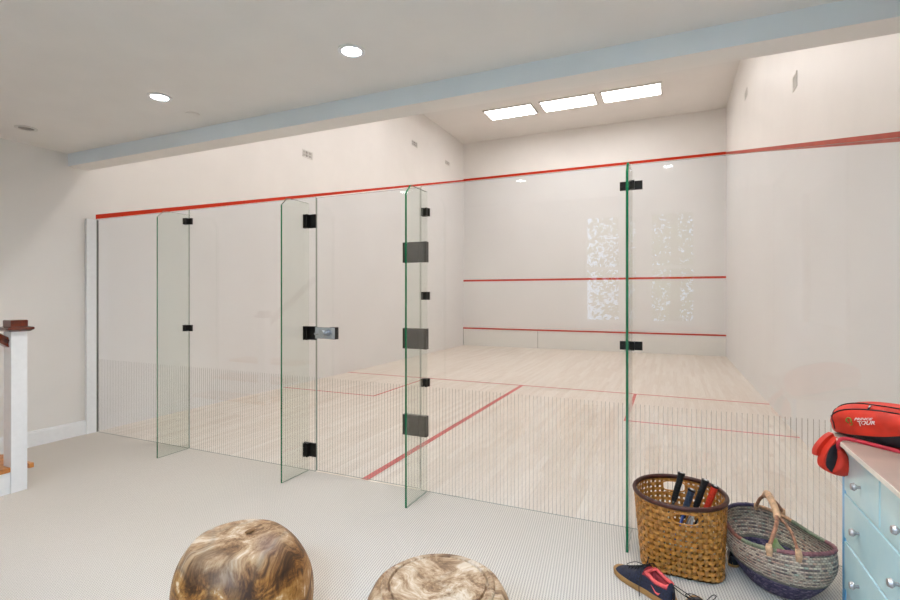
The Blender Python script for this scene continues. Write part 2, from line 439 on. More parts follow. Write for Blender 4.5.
# ------------------------------------------------------------------ stairs, newel, handrail
st = thing('staircase', 'bottom of an oak-treaded staircase with white risers at the left edge', 'stairs', (0, -1.1, 0))
for i in range(3):
    y1, z1 = -.27*i, .18*(i+1)
    b_ = bmesh.new()
    if i == 0:
        box(b_, .02, 1.031, y1-.29, y1+.02, z1-.032, z1); box(b_, 1.031, 1.127, y1-.29, y1-.106, z1-.032, z1); box(b_, 1.031, 1.15, y1-.006, y1+.02, z1-.032, z1)
    else: box(b_, .02, 1.127, y1-.29, y1+.02, z1-.032, z1)
    link('tread', b_, M_oak, st)
    b_ = bmesh.new(); box(b_, .02, 1.031, y1-.02, y1-.002, z1-.18, z1-.033); link('riser', b_, M_trim, st)
    b_ = bmesh.new(); box(b_, 1.1, 1.121, y1-.27, y1-(.106 if i == 0 else .021), 0, z1-.033); link('stringer', b_, M_trim, st)
nw = thing('newel_post', 'white square newel post with a dark moulded wooden cap', 'newel post', (1.082, -1.157, 0))
b_ = bmesh.new(); box(b_, -.049, .049, -.047, .047, 0, 1.112); link('post', b_, M_trim, nw, bevel=.003)
b_ = bmesh.new()
prev = None
for w_, z in ((.05, 1.112), (.06, 1.114), (.075, 1.124), (.078, 1.134), (.074, 1.142), (.052, 1.148), (.05, 1.15), (.05, 1.188), (.046, 1.192)):
    ring = [b_.verts.new((sx*w_, sy*w_, z)) for sx, sy in ((-1,-1),(1,-1),(1,1),(-1,1))]
    if prev:
        for k in range(4): b_.faces.new((prev[k], prev[(k+1) % 4], ring[(k+1) % 4], ring[k]))
    else: b_.faces.new(ring[::-1])
    prev = ring
b_.faces.new(prev); link('cap', b_, M_mahog, nw)
b_ = bmesh.new()
prof = [(-.03, -.035), (.03, -.035), (.022, -.01), (.034, .012), (.022, .034), (-.022, .034), (-.034, .012), (-.022, -.01)]
A = [b_.verts.new((1.08+a, -1.206, 1.04+c)) for a, c in prof]; B = [b_.verts.new((1.08+a, -1.206-.8, 1.04+.8*.667+c)) for a, c in prof]
b_.faces.new(A); b_.faces.new(B[::-1])
for k in range(8): b_.faces.new((A[k], A[(k+1) % 8], B[(k+1) % 8], B[k]))
tag(link('handrail', b_, M_mahog), 'dark red wooden handrail rising left from the newel post', 'handrail')

# ------------------------------------------------------------------ wood stools
def root_mat(name, seed, pale, ztop):
    m, nt, b = newmat(name); g = G(nt)
    mp = g.n('ShaderNodeMapping'); mp.inputs['Location'].default_value = (seed, seed*1.7, seed*.6); g.link(g.obj(), mp.inputs[0]); v = mp.outputs[0]
    warp = g.n('ShaderNodeTexNoise'); warp.inputs['Scale'].default_value = 3.2; warp.inputs['Detail'].default_value = 2; g.link(v, warp.inputs['Vector'])
    va = g.n('ShaderNodeVectorMath', operation='MULTIPLY_ADD'); g.link(warp.outputs['Color'], va.inputs[0]); va.inputs[1].default_value = (.32,.32,.32); g.link(v, va.inputs[2])
    big = g.noise(va.outputs[0], 5.5, 6, .62, 1.4)
    st1 = g.noise(g.scale(va.outputs[0], (90, 60, 9)), 1.0, 5, .7, .6)
    st2 = g.noise(va.outputs[0], 13, 4, .6, 2.5)
    f = g.math('ADD', g.math('MULTIPLY', big, .62), g.math('ADD', g.math('MULTIPLY', st1, .26), g.math('MULTIPLY', st2, .22)))
    col = g.ramp(f, [(.34, lin((34,20,8))), (.44, lin((70,42,18))), (.49, lin((110,70,30))), (.54, lin((148,102,48))), (.60, lin((172,128,74))), (.645, lin((210,190,160))), (.69, lin((222,206,182))), (.76, lin((140,100,54)))])
    vo = g.n('ShaderNodeTexVoronoi', feature='DISTANCE_TO_EDGE'); vo.inputs['Scale'].default_value = 3.2; g.link(va.outputs[0], vo.inputs['Vector'])
    crack = g.ramp(vo.outputs['Distance'], [(.0, (1,1,1,1)), (.05, (0,0,0,1))])
    col = g.mix(g.math('MULTIPLY', crack, .75), col, lin((50,30,18)))
    s = g.sep(g.obj())
    top = g.math('MULTIPLY', g.math('SUBTRACT', s[2], ztop-.07), 12)
    top.node.use_clamp = True
    tn = g.math('MULTIPLY', top, g.math('ADD', g.math('MULTIPLY', big, pale), pale*.45)); tn.node.use_clamp = True
    pc = g.ramp(f, [(.42, lin((104,76,50))), (.50, lin((150,122,94))), (.56, lin((184,162,136))), (.64, lin((208,194,176)))])
    col = g.mix(tn, col, pc)
    # a violet-grey vein patch
    vn = g.noise(v, 4.0, 1); vm = g.ramp(vn, [(.60, (0,0,0,1)), (.74, (1,1,1,1))])
    col = g.mix(g.math('MULTIPLY', vm, .5), col, lin((70,58,84)))
    g.link(col, b.inputs['Base Color']); b.inputs['Roughness'].default_value = .5; b.inputs['Specular IOR Level'].default_value = .3; b.inputs['Coat Weight'].default_value = .06; b.inputs['Coat Roughness'].default_value = .3
    g.link(g.bump(f, .3, .006), b.inputs['Normal'])
    return m
def stool(label, loc, R, H, top_r, seed, pale, rz, disc, lean=0):
    t = thing('wooden_stool', label, 'stool', loc, rz, 'turned root-wood drum stools')
    prof = [(0, 0), (top_r*.8, 0)]; n_ = 22
    base_r = top_r*.9
    a0 = math.asin(min(1, base_r/R)); a1 = math.asin(top_r/R); n_ = 26
    cz = H/2; kz = cz/math.cos(a0)
    for i in range(n_+1):
        a = (PI-a0) + (a1-(PI-a0))*i/n_
        z = cz + math.cos(a)*(H/2)/ (math.cos(a1) if a < PI/2 else math.cos(a0))
        prof.append((R*(1-(1-math.sin(a))**1.25*1.0) if False else R*math.sin(a)**.88*(1 if i < n_ else 1), z))
    prof += [(top_r*.97, H+.001), (top_r*.9, H+.003), (top_r*.5, H+.005), (0, H+.006)]
    b_ = bmesh.new(); lathe(b_, prof, 72)
    for v in b_.verts:
        d = noise.noise(Vector((v.co.x*4+seed, v.co.y*4, v.co.z*4)))*.004 + noise.noise(Vector((v.co.x*11+seed, v.co.y*11, v.co.z*9)))*.0025
        v.co.x *= 1+d/R; v.co.y *= 1+d/R
        k_ = lean*(max(0, v.co.z)/H)**1.4; v.co.x -= .9126*k_; v.co.y -= .409*k_
    m = root_mat('root_wood_%d' % seed, seed, pale, H)
    link('body', b_, m, t, smooth=True)
    if disc:
        b_ = bmesh.new(); q_ = top_r*.93; lathe(b_, [(q_*1.0, H-.006), (q_*1.0, H+.012), (q_*.97, H+.017), (q_*.88, H+.018), (q_*.865, H+.009), (q_*.84, H+.009), (q_*.825, H+.018), (q_*.4, H+.019), (0, H+.019)], 72)
        for v in b_.verts: v.co.z += noise.noise(v.co*9)*.0012
        link('seat', b_, m, t, smooth=True, autos=.45)
    else:
        b_ = bmesh.new(); lathe(b_, [(0, .0), (.012, .0), (.014, .0008), (0, .001)], 14)
        k = link('knot', b_, plain('knot_brown', (112,74,30), .4), t, loc=(.012-lean, .03, H+.010)); k.scale = (1, 1.7, 1)
    return t
stool('round polished root-wood stool with swirling brown grain, left of the pair', (3.772, -1.632, 0), .256, .416, .158, 3, .7, 0, False, .042)
stool('drum stool with flat pale bleached top disc, right of the pair', (4.557, -1.576, 0), .268, .385, .205, 11, .85, 0, True)

# ------------------------------------------------------------------ rattan basket
def ribbon(bm_, pts, nors, w_, th, side):
    """flat strip: pts centre line, nors outward normals, w_ half width, side = width direction per point"""
    prev = None
    for p_, n_, s_ in zip(pts, nors, side):
        ring = [bm_.verts.new(p_+s_*w_*a+n_*th*c) for a, c in ((-1,-1),(1,-1),(1,1),(-1,1))]
        if prev:
            for k in range(4): bm_.faces.new((prev[k], prev[(k+1) % 4], ring[(k+1) % 4], ring[k]))
        prev = ring
M_rattan = None
def rattan_mat(nm='woven_rattan', k_=1.0):
    m, nt, b = newmat(nm); g = G(nt)
    o_ = g.obj()
    nz = g.noise(o_, 60, 2, .5); fine = g.noise(g.scale(o_, (120, 120, 40)), 3, 3, .7)
    f = g.math('ADD', g.math('MULTIPLY', nz, .7), g.math('MULTIPLY', fine, .35))
    col = g.ramp(f, [(p_, lin(tuple(q*k_ for q in c_))) for p_, c_ in ((.3, (136,80,26)), (.5, (184,120,44)), (.7, (214,156,78)))])
    g.link(col, b.inputs['Base Color']); b.inputs['Roughness'].default_value = .4; b.inputs['Coat Weight'].default_value = .25
    g.link(g.bump(fine, .25, .002), b.inputs['Normal']); return m
M_rattan = rattan_mat(); M_rattan2 = rattan_mat('woven_rattan_upright', .86); M_rim = plain('dark_rattan_rim', (66,26,16), .45, var=.2, nscale=40)
bx_c = (5.305, -.285); BH = .36
def bsurf(th, v):
    """basket wall: rounded-square foot blending to a round mouth"""
    c, s = math.cos(th), math.sin(th)
    n_ = 5.0; rq = 1/((abs(c)**n_+abs(s)**n_)**(1/n_))
    k = v**.75
    rx = .186*(1-k)*rq + .214*k*(1+(rq-1)*.04); ry = .165*(1-k)*rq + .222*k*(1+(rq-1)*.04)
    return Vector((rx*c+.010*(1-k), ry*s, .012+(BH-.012)*v))
def bnor(th, v):
    e = 1e-3; a = bsurf(th+e, v)-bsurf(th-e, v); b_ = bsurf(th, min(1, v+e))-bsurf(th, max(0, v-e))
    return a.cross(b_).normalized()
bk = thing('rattan_basket', 'tall woven golden rattan basket with dark rim, holding rackets', 'basket', (bx_c[0], bx_c[1], 0))
NV, NH = 54, 13
b_ = bmesh.new()
def inhole(th, v):
    t = (th % (2*PI))
    for c in (PI*.5+.12, PI*1.5+.12):
        if abs(t-c) < .27 and .78 < v < .93: return True
    return False
for i in range(NV):
    th = 2*PI*i/NV; run = []
    for j in range(NH*4+1):
        v = j/(NH*4)
        off = .0036*math.sin(PI*(v*NH)+PI*i)
        if inhole(th, v):
            if len(run) > 1: ribbon(b_, *zip(*[(a, n_, s_) for a, n_, s_ in run]), .0078, .0011) if False else ribbon(b_, [r_[0] for r_ in run], [r_[1] for r_ in run], .0078, .0011, [r_[2] for r_ in run])
            run = []; continue
        n_ = bnor(th, v); tg = (bsurf(th+.01, v)-bsurf(th-.01, v)).normalized()
        run.append((bsurf(th, v)+n_*off, n_, tg))
    if len(run) > 1: ribbon(b_, [r_[0] for r_ in run], [r_[1] for r_ in run], .0078, .0011, [r_[2] for r_ in run])
b_.faces.ensure_lookup_table()
for f in b_.faces: f.material_index = 1
for j in range(NH):
    v = (j+.5)/NH; run = []; n4 = NV*4
    wid = .0086+.0009*math.sin(j*2.3)
    for i in range(n4+1):
        th = 2*PI*i/n4
        off = -.0028*math.cos(PI*(v*NH)+PI*0)  # base phase
        off = -.0036*math.cos(PI*NV*th/(2*PI))*math.cos(PI*j) if True else off
        if inhole(th, v):
            if len(run) > 1: ribbon(b_, [r_[0] for r_ in run], [r_[1] for r_ in run], wid, .0011, [r_[2] for r_ in run])
            run = []; continue
        n_ = bnor(th, v); up = (bsurf(th, min(1, v+.01))-bsurf(th, v-.01)).normalized()
        zj = Vector((0, 0, .0015*math.sin(th*3+j)))
        run.append((bsurf(th, v)+n_*off+zj, n_, up))
    if len(run) > 1: ribbon(b_, [r_[0] for r_ in run], [r_[1] for r_ in run], wid, .0011, [r_[2] for r_ in run])
link('weave', b_, [M_rattan, M_rattan2], bk)
b_ = bmesh.new(); vs = [b_.verts.new(bsurf(2*PI*i/48, 0)*.985+Vector((0,0,-.006))) for i in range(48)]
f = b_.faces.new(vs); bmesh.ops.solidify(b_, geom=[f], thickness=.006); link('bottom', b_, M_rattan, bk)
b_ = bmesh.new(); tube(b_, [bsurf(2*PI*i/64, 1)+Vector((0,0,.0)) for i in range(64)], .0105, 10, closed=True, squash=(1, 1.15)); link('rim', b_, M_rim, bk, smooth=True)
for c in (PI*.5+.12, PI*1.5+.12):
    b_ = bmesh.new(); pts = []
    for k in range(24):
        a = 2*PI*k/24; pts.append(bsurf(c+.28*math.copysign(abs(math.cos(a))**.6, math.cos(a)), .855+.075*math.copysign(abs(math.sin(a))**.6, math.sin(a))))
    tube(b_, pts, .0045, 6, closed=True); link('handle_binding', b_, M_rattan, bk, smooth=True)

# ------------------------------------------------------------------ rackets
M_string = plain('racket_strings', (210,210,205), .5)
def racket(foot, butt, grip, capm, framem, label, roll=0):
    foot, butt = Vector(foot), Vector(butt); d = (butt-foot); ln = d.length; d.normalize()
    t = thing('squash_racket', label, 'racket', tuple(foot), 0, 'squash rackets in the rattan basket')
    side = Vector((math.sin(roll), math.cos(roll), 0)); side = (side-d*side.dot(d)).normalized(); nn = d.cross(side)
    t.rotation_mode = 'QUATERNION'
    t.rotation_quaternion = Matrix((side, nn, d)).transposed().to_quaternion()   # local z = shaft, local x = head width
    hh, hw = .225, .085
    b_ = bmesh.new(); g0 = ln-.155
    tube(b_, [(0,0,g0), (0,0,g0+.02), (0,0,ln-.02), (0,0,ln-.008)], [.0125,.0150,.0158,.0175], 8, squash=(1,.88))
    gr = link('grip', b_, grip, t, smooth=True, autos=.5)
    b_ = bmesh.new()
    for k in range(9):
        z = g0+.02+k*.0145; tube(b_, [(.0159*math.cos(2*PI*q/12), .0141*math.sin(2*PI*q/12), z+.010*q/12) for q in range(13)], .0010, 4)
    link('grip_wrap', b_, grip, gr)
    b_ = bmesh.new(); tube(b_, [(0,0,ln-.008), (0,0,ln-.001), (0,0,ln)], [.0185,.0185,.015], 12, squash=(1,.9)); cp_ = link('butt_cap', b_, M_black, t, smooth=True, autos=.5)
    b_ = bmesh.new(); tube(b_, [(0,0,ln+.0002), (0,0,ln+.0012)], .0085, 12); link('cap_badge', b_, capm, cp_)
    b_ = bmesh.new(); tube(b_, [(0,0,g0), (0,0,hh+.035)], [.0085,.0085], 8)
    for s_ in (-1, 1): tube(b_, smoothpts([(0,0,hh+.05), (s_*.018,0,hh+.02), (s_*.055,0,hh-.022)], 4), .0065, 8)
    pts = [(hw*math.sin(2*PI*k/40), 0, hh/2+.004+hh/2*-math.cos(2*PI*k/40)) for k in range(40)]
    tube(b_, pts, .0062, 8, closed=True); fr = link('frame', b_, framem, t, smooth=True, autos=.9)
    b_ = bmesh.new()
    for k in range(-6, 7):
        x = k*.0125; hz = hh/2*math.sqrt(max(0, 1-(x/hw)**2)); tube(b_, [(x,0,hh/2+.004-hz), (x,0,hh/2+.004+hz)], .0006, 4)
    for k in range(-8, 9):
        z = k*.0128; hx = hw*math.sqrt(max(0, 1-(z/(hh/2))**2)); tube(b_, [(-hx,0,hh/2+.004+z), (hx,0,hh/2+.004+z)], .0006, 4)
    tag(link('strings', b_, M_string, fr), kind=None)
    return t
M_gripk = plain('black_grip_tape', (16,17,20), .7, var=.3, nscale=120, bump=.2)
M_gripr = plain('red_grip_tape', (206,56,30), .6, var=.1, nscale=120, bump=.2)
M_gripg = plain('grey_blue_grip_tape', (52,66,84), .6, var=.2, nscale=120, bump=.2)
M_badge = plain('silver_badge', (205,208,212), .3, metal=.4, var=.2, nscale=200)
M_blue = plain('blue_frame', (24,58,140), .35); M_fk = plain('dark_frame', (30,30,34), .3); M_fs = plain('silver_frame', (186,190,196), .3, metal=.4)
racket((5.215,-.235,.022), (5.318,-.215,.435), M_gripk, M_badge, M_fk, 'racket with plain black grip, leftmost in the rattan basket', 0)
racket((5.255,-.33,.022), (5.362,-.34,.400), M_gripg, M_badge, M_blue, 'racket with grey-blue grip and blue collar, lowest and nearest in basket', .15)
racket((5.30,-.275,.022), (5.425,-.285,.438), M_gripk, M_badge, M_fs, 'racket with black grip standing beside the red-gripped one', 0)
racket((5.345,-.27,.022), (5.467,-.30,.420), M_gripr, M_badge, M_fk, 'racket with bright red-orange grip, rightmost in the rattan basket', -.1)

# ------------------------------------------------------------------ oval striped basket
def bolga_mat():
    m, nt, b = newmat('bolga_weave'); g = G(nt)
    s = g.sep(g.uv()); u, v = s[0], s[1]
    rows = 30; cols = 96
    rv = g.math('MULTIPLY', v, rows); row = g.math('FLOOR', rv); fv = g.math('FRACT', rv)
    uu = g.math('ADD', g.math('MULTIPLY', u, cols), g.math('MULTIPLY', row, .5)); fu = g.math('FRACT', uu); cell = g.math('FLOOR', uu)
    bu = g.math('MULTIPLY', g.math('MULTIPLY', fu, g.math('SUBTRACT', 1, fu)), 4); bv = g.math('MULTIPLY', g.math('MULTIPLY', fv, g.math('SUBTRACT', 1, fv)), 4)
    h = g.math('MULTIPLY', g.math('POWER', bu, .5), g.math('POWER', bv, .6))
    wn = g.n('ShaderNodeTexWhiteNoise', noise_dimensions='2D'); cmb = g.n('ShaderNodeCombineXYZ'); g.link(cell, cmb.inputs[0]); g.link(row, cmb.inputs[1]); g.link(cmb.outputs[0], wn.inputs['Vector'])
    # alternating straw / dark strands, tinted by rows
    alt = g.math('FRACT', g.math('MULTIPLY', row, .5))
    straw = g.ramp(wn.outputs[0], [(0, lin((210,186,160))), (.5, lin((234,220,198))), (.8, lin((216,174,152))), (1, lin((190,196,176)))])
    dark = g.ramp(wn.outputs[0], [(0, lin((104,90,90))), (.5, lin((168,148,134))), (1, lin((216,200,178)))])
    body = g.mix(g.math('GREATER_THAN', alt, .25), straw, dark)
    purple = g.ramp(wn.outputs[0], [(0, lin((50,42,76))), (.6, lin((82,70,108))), (1, lin((130,116,140)))])
    band = g.math('LESS_THAN', v, .40)
    ed = g.math('MULTIPLY', g.math('GREATER_THAN', v, .40), g.math('LESS_THAN', v, .445))
    col = g.mix(band, body, purple); col = g.mix(ed, col, lin((120,118,104)))
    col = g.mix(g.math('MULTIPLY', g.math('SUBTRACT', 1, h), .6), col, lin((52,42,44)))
    g.link(col, b.inputs['Base Color']); b.inputs['Roughness'].default_value = .7
    g.link(g.bump(h, .9, .005), b.inputs['Normal']); return m
M_bolga = bolga_mat()
bc = Vector((5.720, -.300, 0)); BZ = .242
ang = math.radians(-62)   # long axis direction in plan
def rimR(th):
    # mouth outline (measured): slightly pointed oval
    a, b2 = .256, .188
    c, s = math.cos(th), math.sin(th); n_ = 2.15
    return 1/((abs(c/a)**n_+abs(s/b2)**n_)**(1/n_))
def bolga(th, v, inset=0):
    k = .60+.46*math.sin(min(1, v*1.12)*PI*.5)**.9
    if v > .72: k -= .06*((v-.72)/.28)
    r = (rimR(th)*k) - inset
    z = .012 + (BZ-.012+.022*math.cos(2*th)*v*v)*v
    x, y = r*math.cos(th), r*math.sin(th)
    return Vector((x*math.cos(ang)-y*math.sin(ang), x*math.sin(ang)+y*math.cos(ang), z))
b2 = thing('oval_basket', 'oval handwoven straw basket with purple base and leather-wrapped loop handle', 'basket', tuple(bc))
b_ = bmesh.new(); uvl = b_.loops.layers.uv.new('UVMap'); NU, NVv = 96, 24
def shell(inset, flip, vmax=1):
    grid = [[b_.verts.new(bolga(2*PI*i/NU, j/NVv, inset) + Vector((0,0, inset*.6*(1-j/NVv)))) for i in range(NU)] for j in range(NVv+1)]
    for j in range(NVv):
        for i in range(NU):
            vs = [grid[j][i], grid[j][(i+1) % NU], grid[j+1][(i+1) % NU], grid[j+1][i]]
            uvs = [(i/NU, j/NVv), ((i+1)/NU, j/NVv), ((i+1)/NU, (j+1)/NVv), (i/NU, (j+1)/NVv)]
            f = b_.faces.new(vs); f.smooth = True
            for lp, q in zip(f.loops, uvs): lp[uvl].uv = q
    c_ = b_.verts.new((0, 0, .006+inset))
    for i in range(NU):
        f = b_.faces.new((c_, grid[0][i], grid[0][(i+1) % NU]))
        for lp, q in zip(f.loops, ((i/NU, 0), (i/NU, .15), ((i+1)/NU, .15))): lp[uvl].uv = q
    return grid
g1 = shell(0, 0); g2 = shell(.007, 1)
for i in range(NU):
    f = b_.faces.new((g1[-1][i], g1[-1][(i+1) % NU], g2[-1][(i+1) % NU], g2[-1][i]))
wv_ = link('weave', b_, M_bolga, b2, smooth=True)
cols = [plain('rim_'+n_, c, .6, var=.2, nscale=90, bump=.2) for n_, c in (('purple', (66,58,84)), ('tan', (184,142,108)), ('green', (116,124,100)), ('mauve', (128,82,86)), ('rust', (134,84,70)))]
b_ = bmesh.new(); N_ = 120
rings = []
for i in range(N_):
    th = 2*PI*i/N_; p_ = bolga(th, 1, .0035)+Vector((0,0,.003)); t_ = (bolga(th+.02, 1)-bolga(th-.02, 1)).normalized(); s_ = t_.cross(Vector((0,0,1))).normalized()
    rr = .0092+.0008*math.sin(i*PI/1.5)
    rings.append([b_.verts.new(p_+(s_*math.cos(2*PI*k/10)+Vector((0,0,1))*math.sin(2*PI*k/10))*rr) for k in range(10)])
seq = []
for i in range(N_):
    # colour by direction seen in the picture: world angle of the rim point
    p_ = bolga(2*PI*i/N_, 1); wa = math.degrees(math.atan2(p_.y, p_.x)) % 360
    if 60 <= wa < 100: k = 1
    elif 100 <= wa < 175: k = 0
    elif 175 <= wa < 215: k = 4
    elif 215 <= wa < 262: k = 2
    elif 262 <= wa < 335: k = 3
    elif wa >= 335 or wa < 10: k = 3 if wa >= 335 else 2
    else: k = 2
    seq.append(k)
for i in range(N_):
    for k in range(10):
        f = b_.faces.new((rings[i][k], rings[i][(k+1) % 10], rings[(i+1) % N_][(k+1) % 10], rings[(i+1) % N_][k])); f.material_index = seq[i]
link('rim', b_, cols, b2, smooth=True)
M_leather = plain('tan_leather_wrap', (200,160,124), .6, var=.2, nscale=45, bump=.3)
M_handdk = plain('brown_leather_wrap', (156,108,82), .6, var=.25, nscale=60)
F1, F2, K1, K2, AP = [Vector(q)-bc for q in ((5.656,-.535,.25), (5.762,-.54,.25), (5.672,-.07,.258), (5.785,-.09,.258), (5.704,-.285,.40))]
hn = bmesh.new()
apa = AP+Vector((.0,-.10,-.018)); apb = AP+Vector((-.004,.10,-.022))
arc = smoothpts([apa+Vector((.003,-.035,-.03)), apa, AP+Vector((-.008,0,.002)), apb, apb+Vector((0,.03,-.02))], 6)
tube(hn, arc, .0155, 10)
hd = link('handle', hn, M_leather, b2, smooth=True)
b_ = bmesh.new(); tube(b_, smoothpts([apa+Vector((.003,-.02,-.02)), (apa+F1)/2+Vector((.010,-.03,.03)), F1+Vector((0,-.004,.015)), F1+Vector((-.002,-.012,-.012))], 6), .0085, 8); link('handle_strand', b_, M_handdk, hd, smooth=True)
b_ = bmesh.new(); tube(b_, smoothpts([apa+Vector((.003,-.02,-.02)), (apa+F2)/2+Vector((.012,-.02,.014)), F2+Vector((0,-.004,.012)), F2+Vector((0,-.01,-.012))], 6), .0065, 8); link('handle_strand', b_, M_handdk, hd, smooth=True)
b_ = bmesh.new(); tube(b_, smoothpts([apb+Vector((0,.02,-.012)), (apb+K1)/2+Vector((-.006,.012,.002)), K1+Vector((0,.004,.004))], 6), .008, 8); link('handle_strand', b_, M_handdk, hd, smooth=True)
b_ = bmesh.new(); tube(b_, smoothpts([apb+Vector((0,.02,-.012)), (apb+K2)/2+Vector((.008,.012,.0)), K2+Vector((0,.004,.004))], 6), .008, 8); link('handle_strand', b_, M_handdk, hd, smooth=True)
for q in (F1, F2): b_ = bmesh.new(); tube(b_, [q+Vector((0,.0,.03)), q+Vector((0,-.006,.012)), q+Vector((0,-.012,-.018))], [.011,.0145,.011], 10); link('handle_knot', b_, M_leather, hd, smooth=True)
for q in (K1, K2): b_ = bmesh.new(); tube(b_, [q+Vector((0,0,.02)), q+Vector((0,.004,.0)), q+Vector((0,.004,-.012))], [.010,.012,.010], 10); link('handle_knot', b_, M_leather, hd, smooth=True)
# pale green bowl inside
b_ = bmesh.new(); lathe(b_, [(0,0), (.045,0), (.075,.018), (.09,.04), (.087,.041), (.07,.022), (.04,.008), (0,.006)], 40)
gm, nt_, bb_ = newmat('pale_green_glaze'); g_ = G(nt_)
g_.link(g_.ramp(g_.noise(g_.obj(), 14, 3), [(.38, lin((126,160,78))), (.6, lin((198,212,168))), (.75, lin((226,228,208)))]), bb_.inputs['Base Color']); bb_.inputs['Roughness'].default_value = .35
tag(link('bowl', b_, gm, smooth=True, loc=(5.809, -0.164, .085)), 'small mottled pale green bowl lying inside the oval purple-based basket', 'bowl')

# ------------------------------------------------------------------ shoes
M_navy = plain('navy_mesh_fabric', (20,26,48), .6, var=.35, nscale=160, bump=.3)
M_black2 = plain('black_shoe_fabric', (16,16,18), .6, var=.3, nscale=120)
M_gum = plain('gum_rubber', (158,118,66), .5, var=.08)
M_lin_shaded = plain('dark_coral_lining', (150,44,50), .8, var=.1, nscale=80)  # coral darkened for the shade inside the shoe
M_coral = plain('coral_lining', (232,92,92), .7, var=.08, nscale=80)
M_lace = plain('black_lace', (14,14,18), .7)
def shoe(label, loc, rz, upm, lining, scale=1, mirror=1, grp=None, extra_lace=None, swoosh=True):
    t = thing('sneaker', label, 'shoe', loc, rz, grp); t.scale = (scale, scale*mirror*1.2, scale*1.12)
    Ls = .285
    def hw(x):   # half width along length, 0 = heel
        u = x/Ls
        return max(.002, (.036+.012*math.sin(min(1, max(0, (u-.15)/.75))*PI))*math.sqrt(max(0, 1-abs((u-.5)/.5)**7))*(1-.10*math.exp(-((u-.38)/.15)**2)))
    def bend(x): u = x/Ls; return .010*math.sin(u*PI)*-1+.012*u*u
    def ht(x):
        u = x/Ls
        pts = [(0, .058), (.05, .078), (.22, .074), (.42, .088), (.50, .082), (.65, .060), (.8, .046), (.92, .036), (1, .018)]
        for (a, b_), (c, d) in zip(pts, pts[1:]):
            if u <= c: k = (u-a)/(c-a); k = k*k*(3-2*k); return b_+(d-b_)*k
        return .03
    NS, NR = 36, 16
    # upper and lining
    up = bmesh.new(); ln = bmesh.new()
    def row(x):
        u = x/Ls; w_ = hw(x)*.96; h_ = ht(x); o_ = []
        op = 1 if .05 < u < .43 else 0
        for k in range(NR+1):
            a = PI*k/NR; y = w_*math.copysign(abs(math.cos(a))**.75, math.cos(a)); z = .014+(h_-.014)*math.sin(a)**.62
            y *= 1-.28*max(0, (z-.03)/.06)*(1 if u < .5 else .6)
            if op and 4 <= k <= NR-4:
                e = min(1, (k-4)/1.5, (NR-4-k)/1.5); z = z*(1-e)+.03*e; y *= 1-.12*e
            o_.append(Vector((x, y+bend(x), z)))
        return o_, op
    rows = [row(Ls*(.5-.5*math.cos(PI*i/NS))) for i in range(NS+1)]
    for B, cond in ((up, 0), (ln, 1)):
        V = {}
        for i in range(NS):
            for k in range(NR):
                inner = (rows[i][1] or rows[i+1][1]) and 3 < k+.5 < NR-3
                if bool(inner) != bool(cond): continue
                q = []
                for (a, b_) in ((i, k), (i+1, k), (i+1, k+1), (i, k+1)):
                    if (a, b_) not in V: V[(a, b_)] = B.verts.new(rows[a][0][b_])
                    q.append(V[(a, b_)])
                try: B.faces.new(q)
                except ValueError: pass
    upo = link('upper', up, upm, t, smooth=True)
    lo = link('lining', ln, M_lin_shaded if lining is M_coral else lining, t, smooth=True)
    # collar rim
    cr = bmesh.new()
    idx = [i for i in range(NS+1) if rows[i][1]]
    loop = [rows[i][0][4]+Vector((0,0,.001)) for i in idx] + [rows[i][0][NR-4]+Vector((0,0,.001)) for i in reversed(idx)]
    tube(cr, loop, .006, 6, closed=True); link('collar', cr, lining, lo, smooth=True)
    # sole
    so = bmesh.new(); n_ = 48; lo_, hi_ = [], []
    out = [(Ls*(.5-.5*math.cos(PI*i/n_)), 1) for i in range(n_+1)] + [(Ls*(.5-.5*math.cos(PI*i/n_)), -1) for i in range(n_-1, 0, -1)]
    def sv(x, s_, z, k): return so.verts.new((Ls/2+(x-Ls/2)*k, s_*hw(x)*k+bend(x), z+.010*max(0, (x/Ls-.82)/.18)**2))
    layers = [[sv(x, s_, z, k) for x, s_ in out] for z, k in ((0, .95), (.004, 1.02), (.018, 1.035), (.022, 1.0))]
    for A, B in zip(layers, layers[1:]):
        for i in range(len(A)): so.faces.new((A[i], A[(i+1) % len(A)], B[(i+1) % len(A)], B[i]))
    so.faces.new(layers[0][::-1]); so.faces.new(layers[-1])
    link('sole', so, M_gum, t, smooth=True, autos=.8)
    # laces
    lc = bmesh.new()
    for i in range(5):
        x = Ls*(.50+i*.058); h_ = ht(x); w_ = hw(x)*.55
        tube(lc, [(x-.004, -w_+bend(x), h_-.006), (x, -w_*.4+bend(x), h_+.002), (x+.004, w_*.4+bend(x), h_+.002), (x, w_+bend(x), h_-.006)], .0022, 5)
    x = Ls*.47
    for s_ in (1, -1):
        tube(lc, smoothpts([(x, 0, ht(x)+.003), (x+.02, s_*.03, ht(x)+.018), (x+.045, s_*.052, ht(x)+.004), (x+.03, s_*.036, ht(x)-.004), (x+.004, 0, ht(x)+.002)], 5), .0016, 5)
        tube(lc, smoothpts([(x, 0, ht(x)+.003), (x-.01, s_*.03, ht(x)+.008), (x-.02, s_*.052, .04), (x-.035, s_*.062, .008)], 5), .0016, 5)
    if extra_lace: tube(lc, smoothpts(extra_lace, 6), .0018, 5)
    link('laces', lc, M_lace, t, smooth=True)
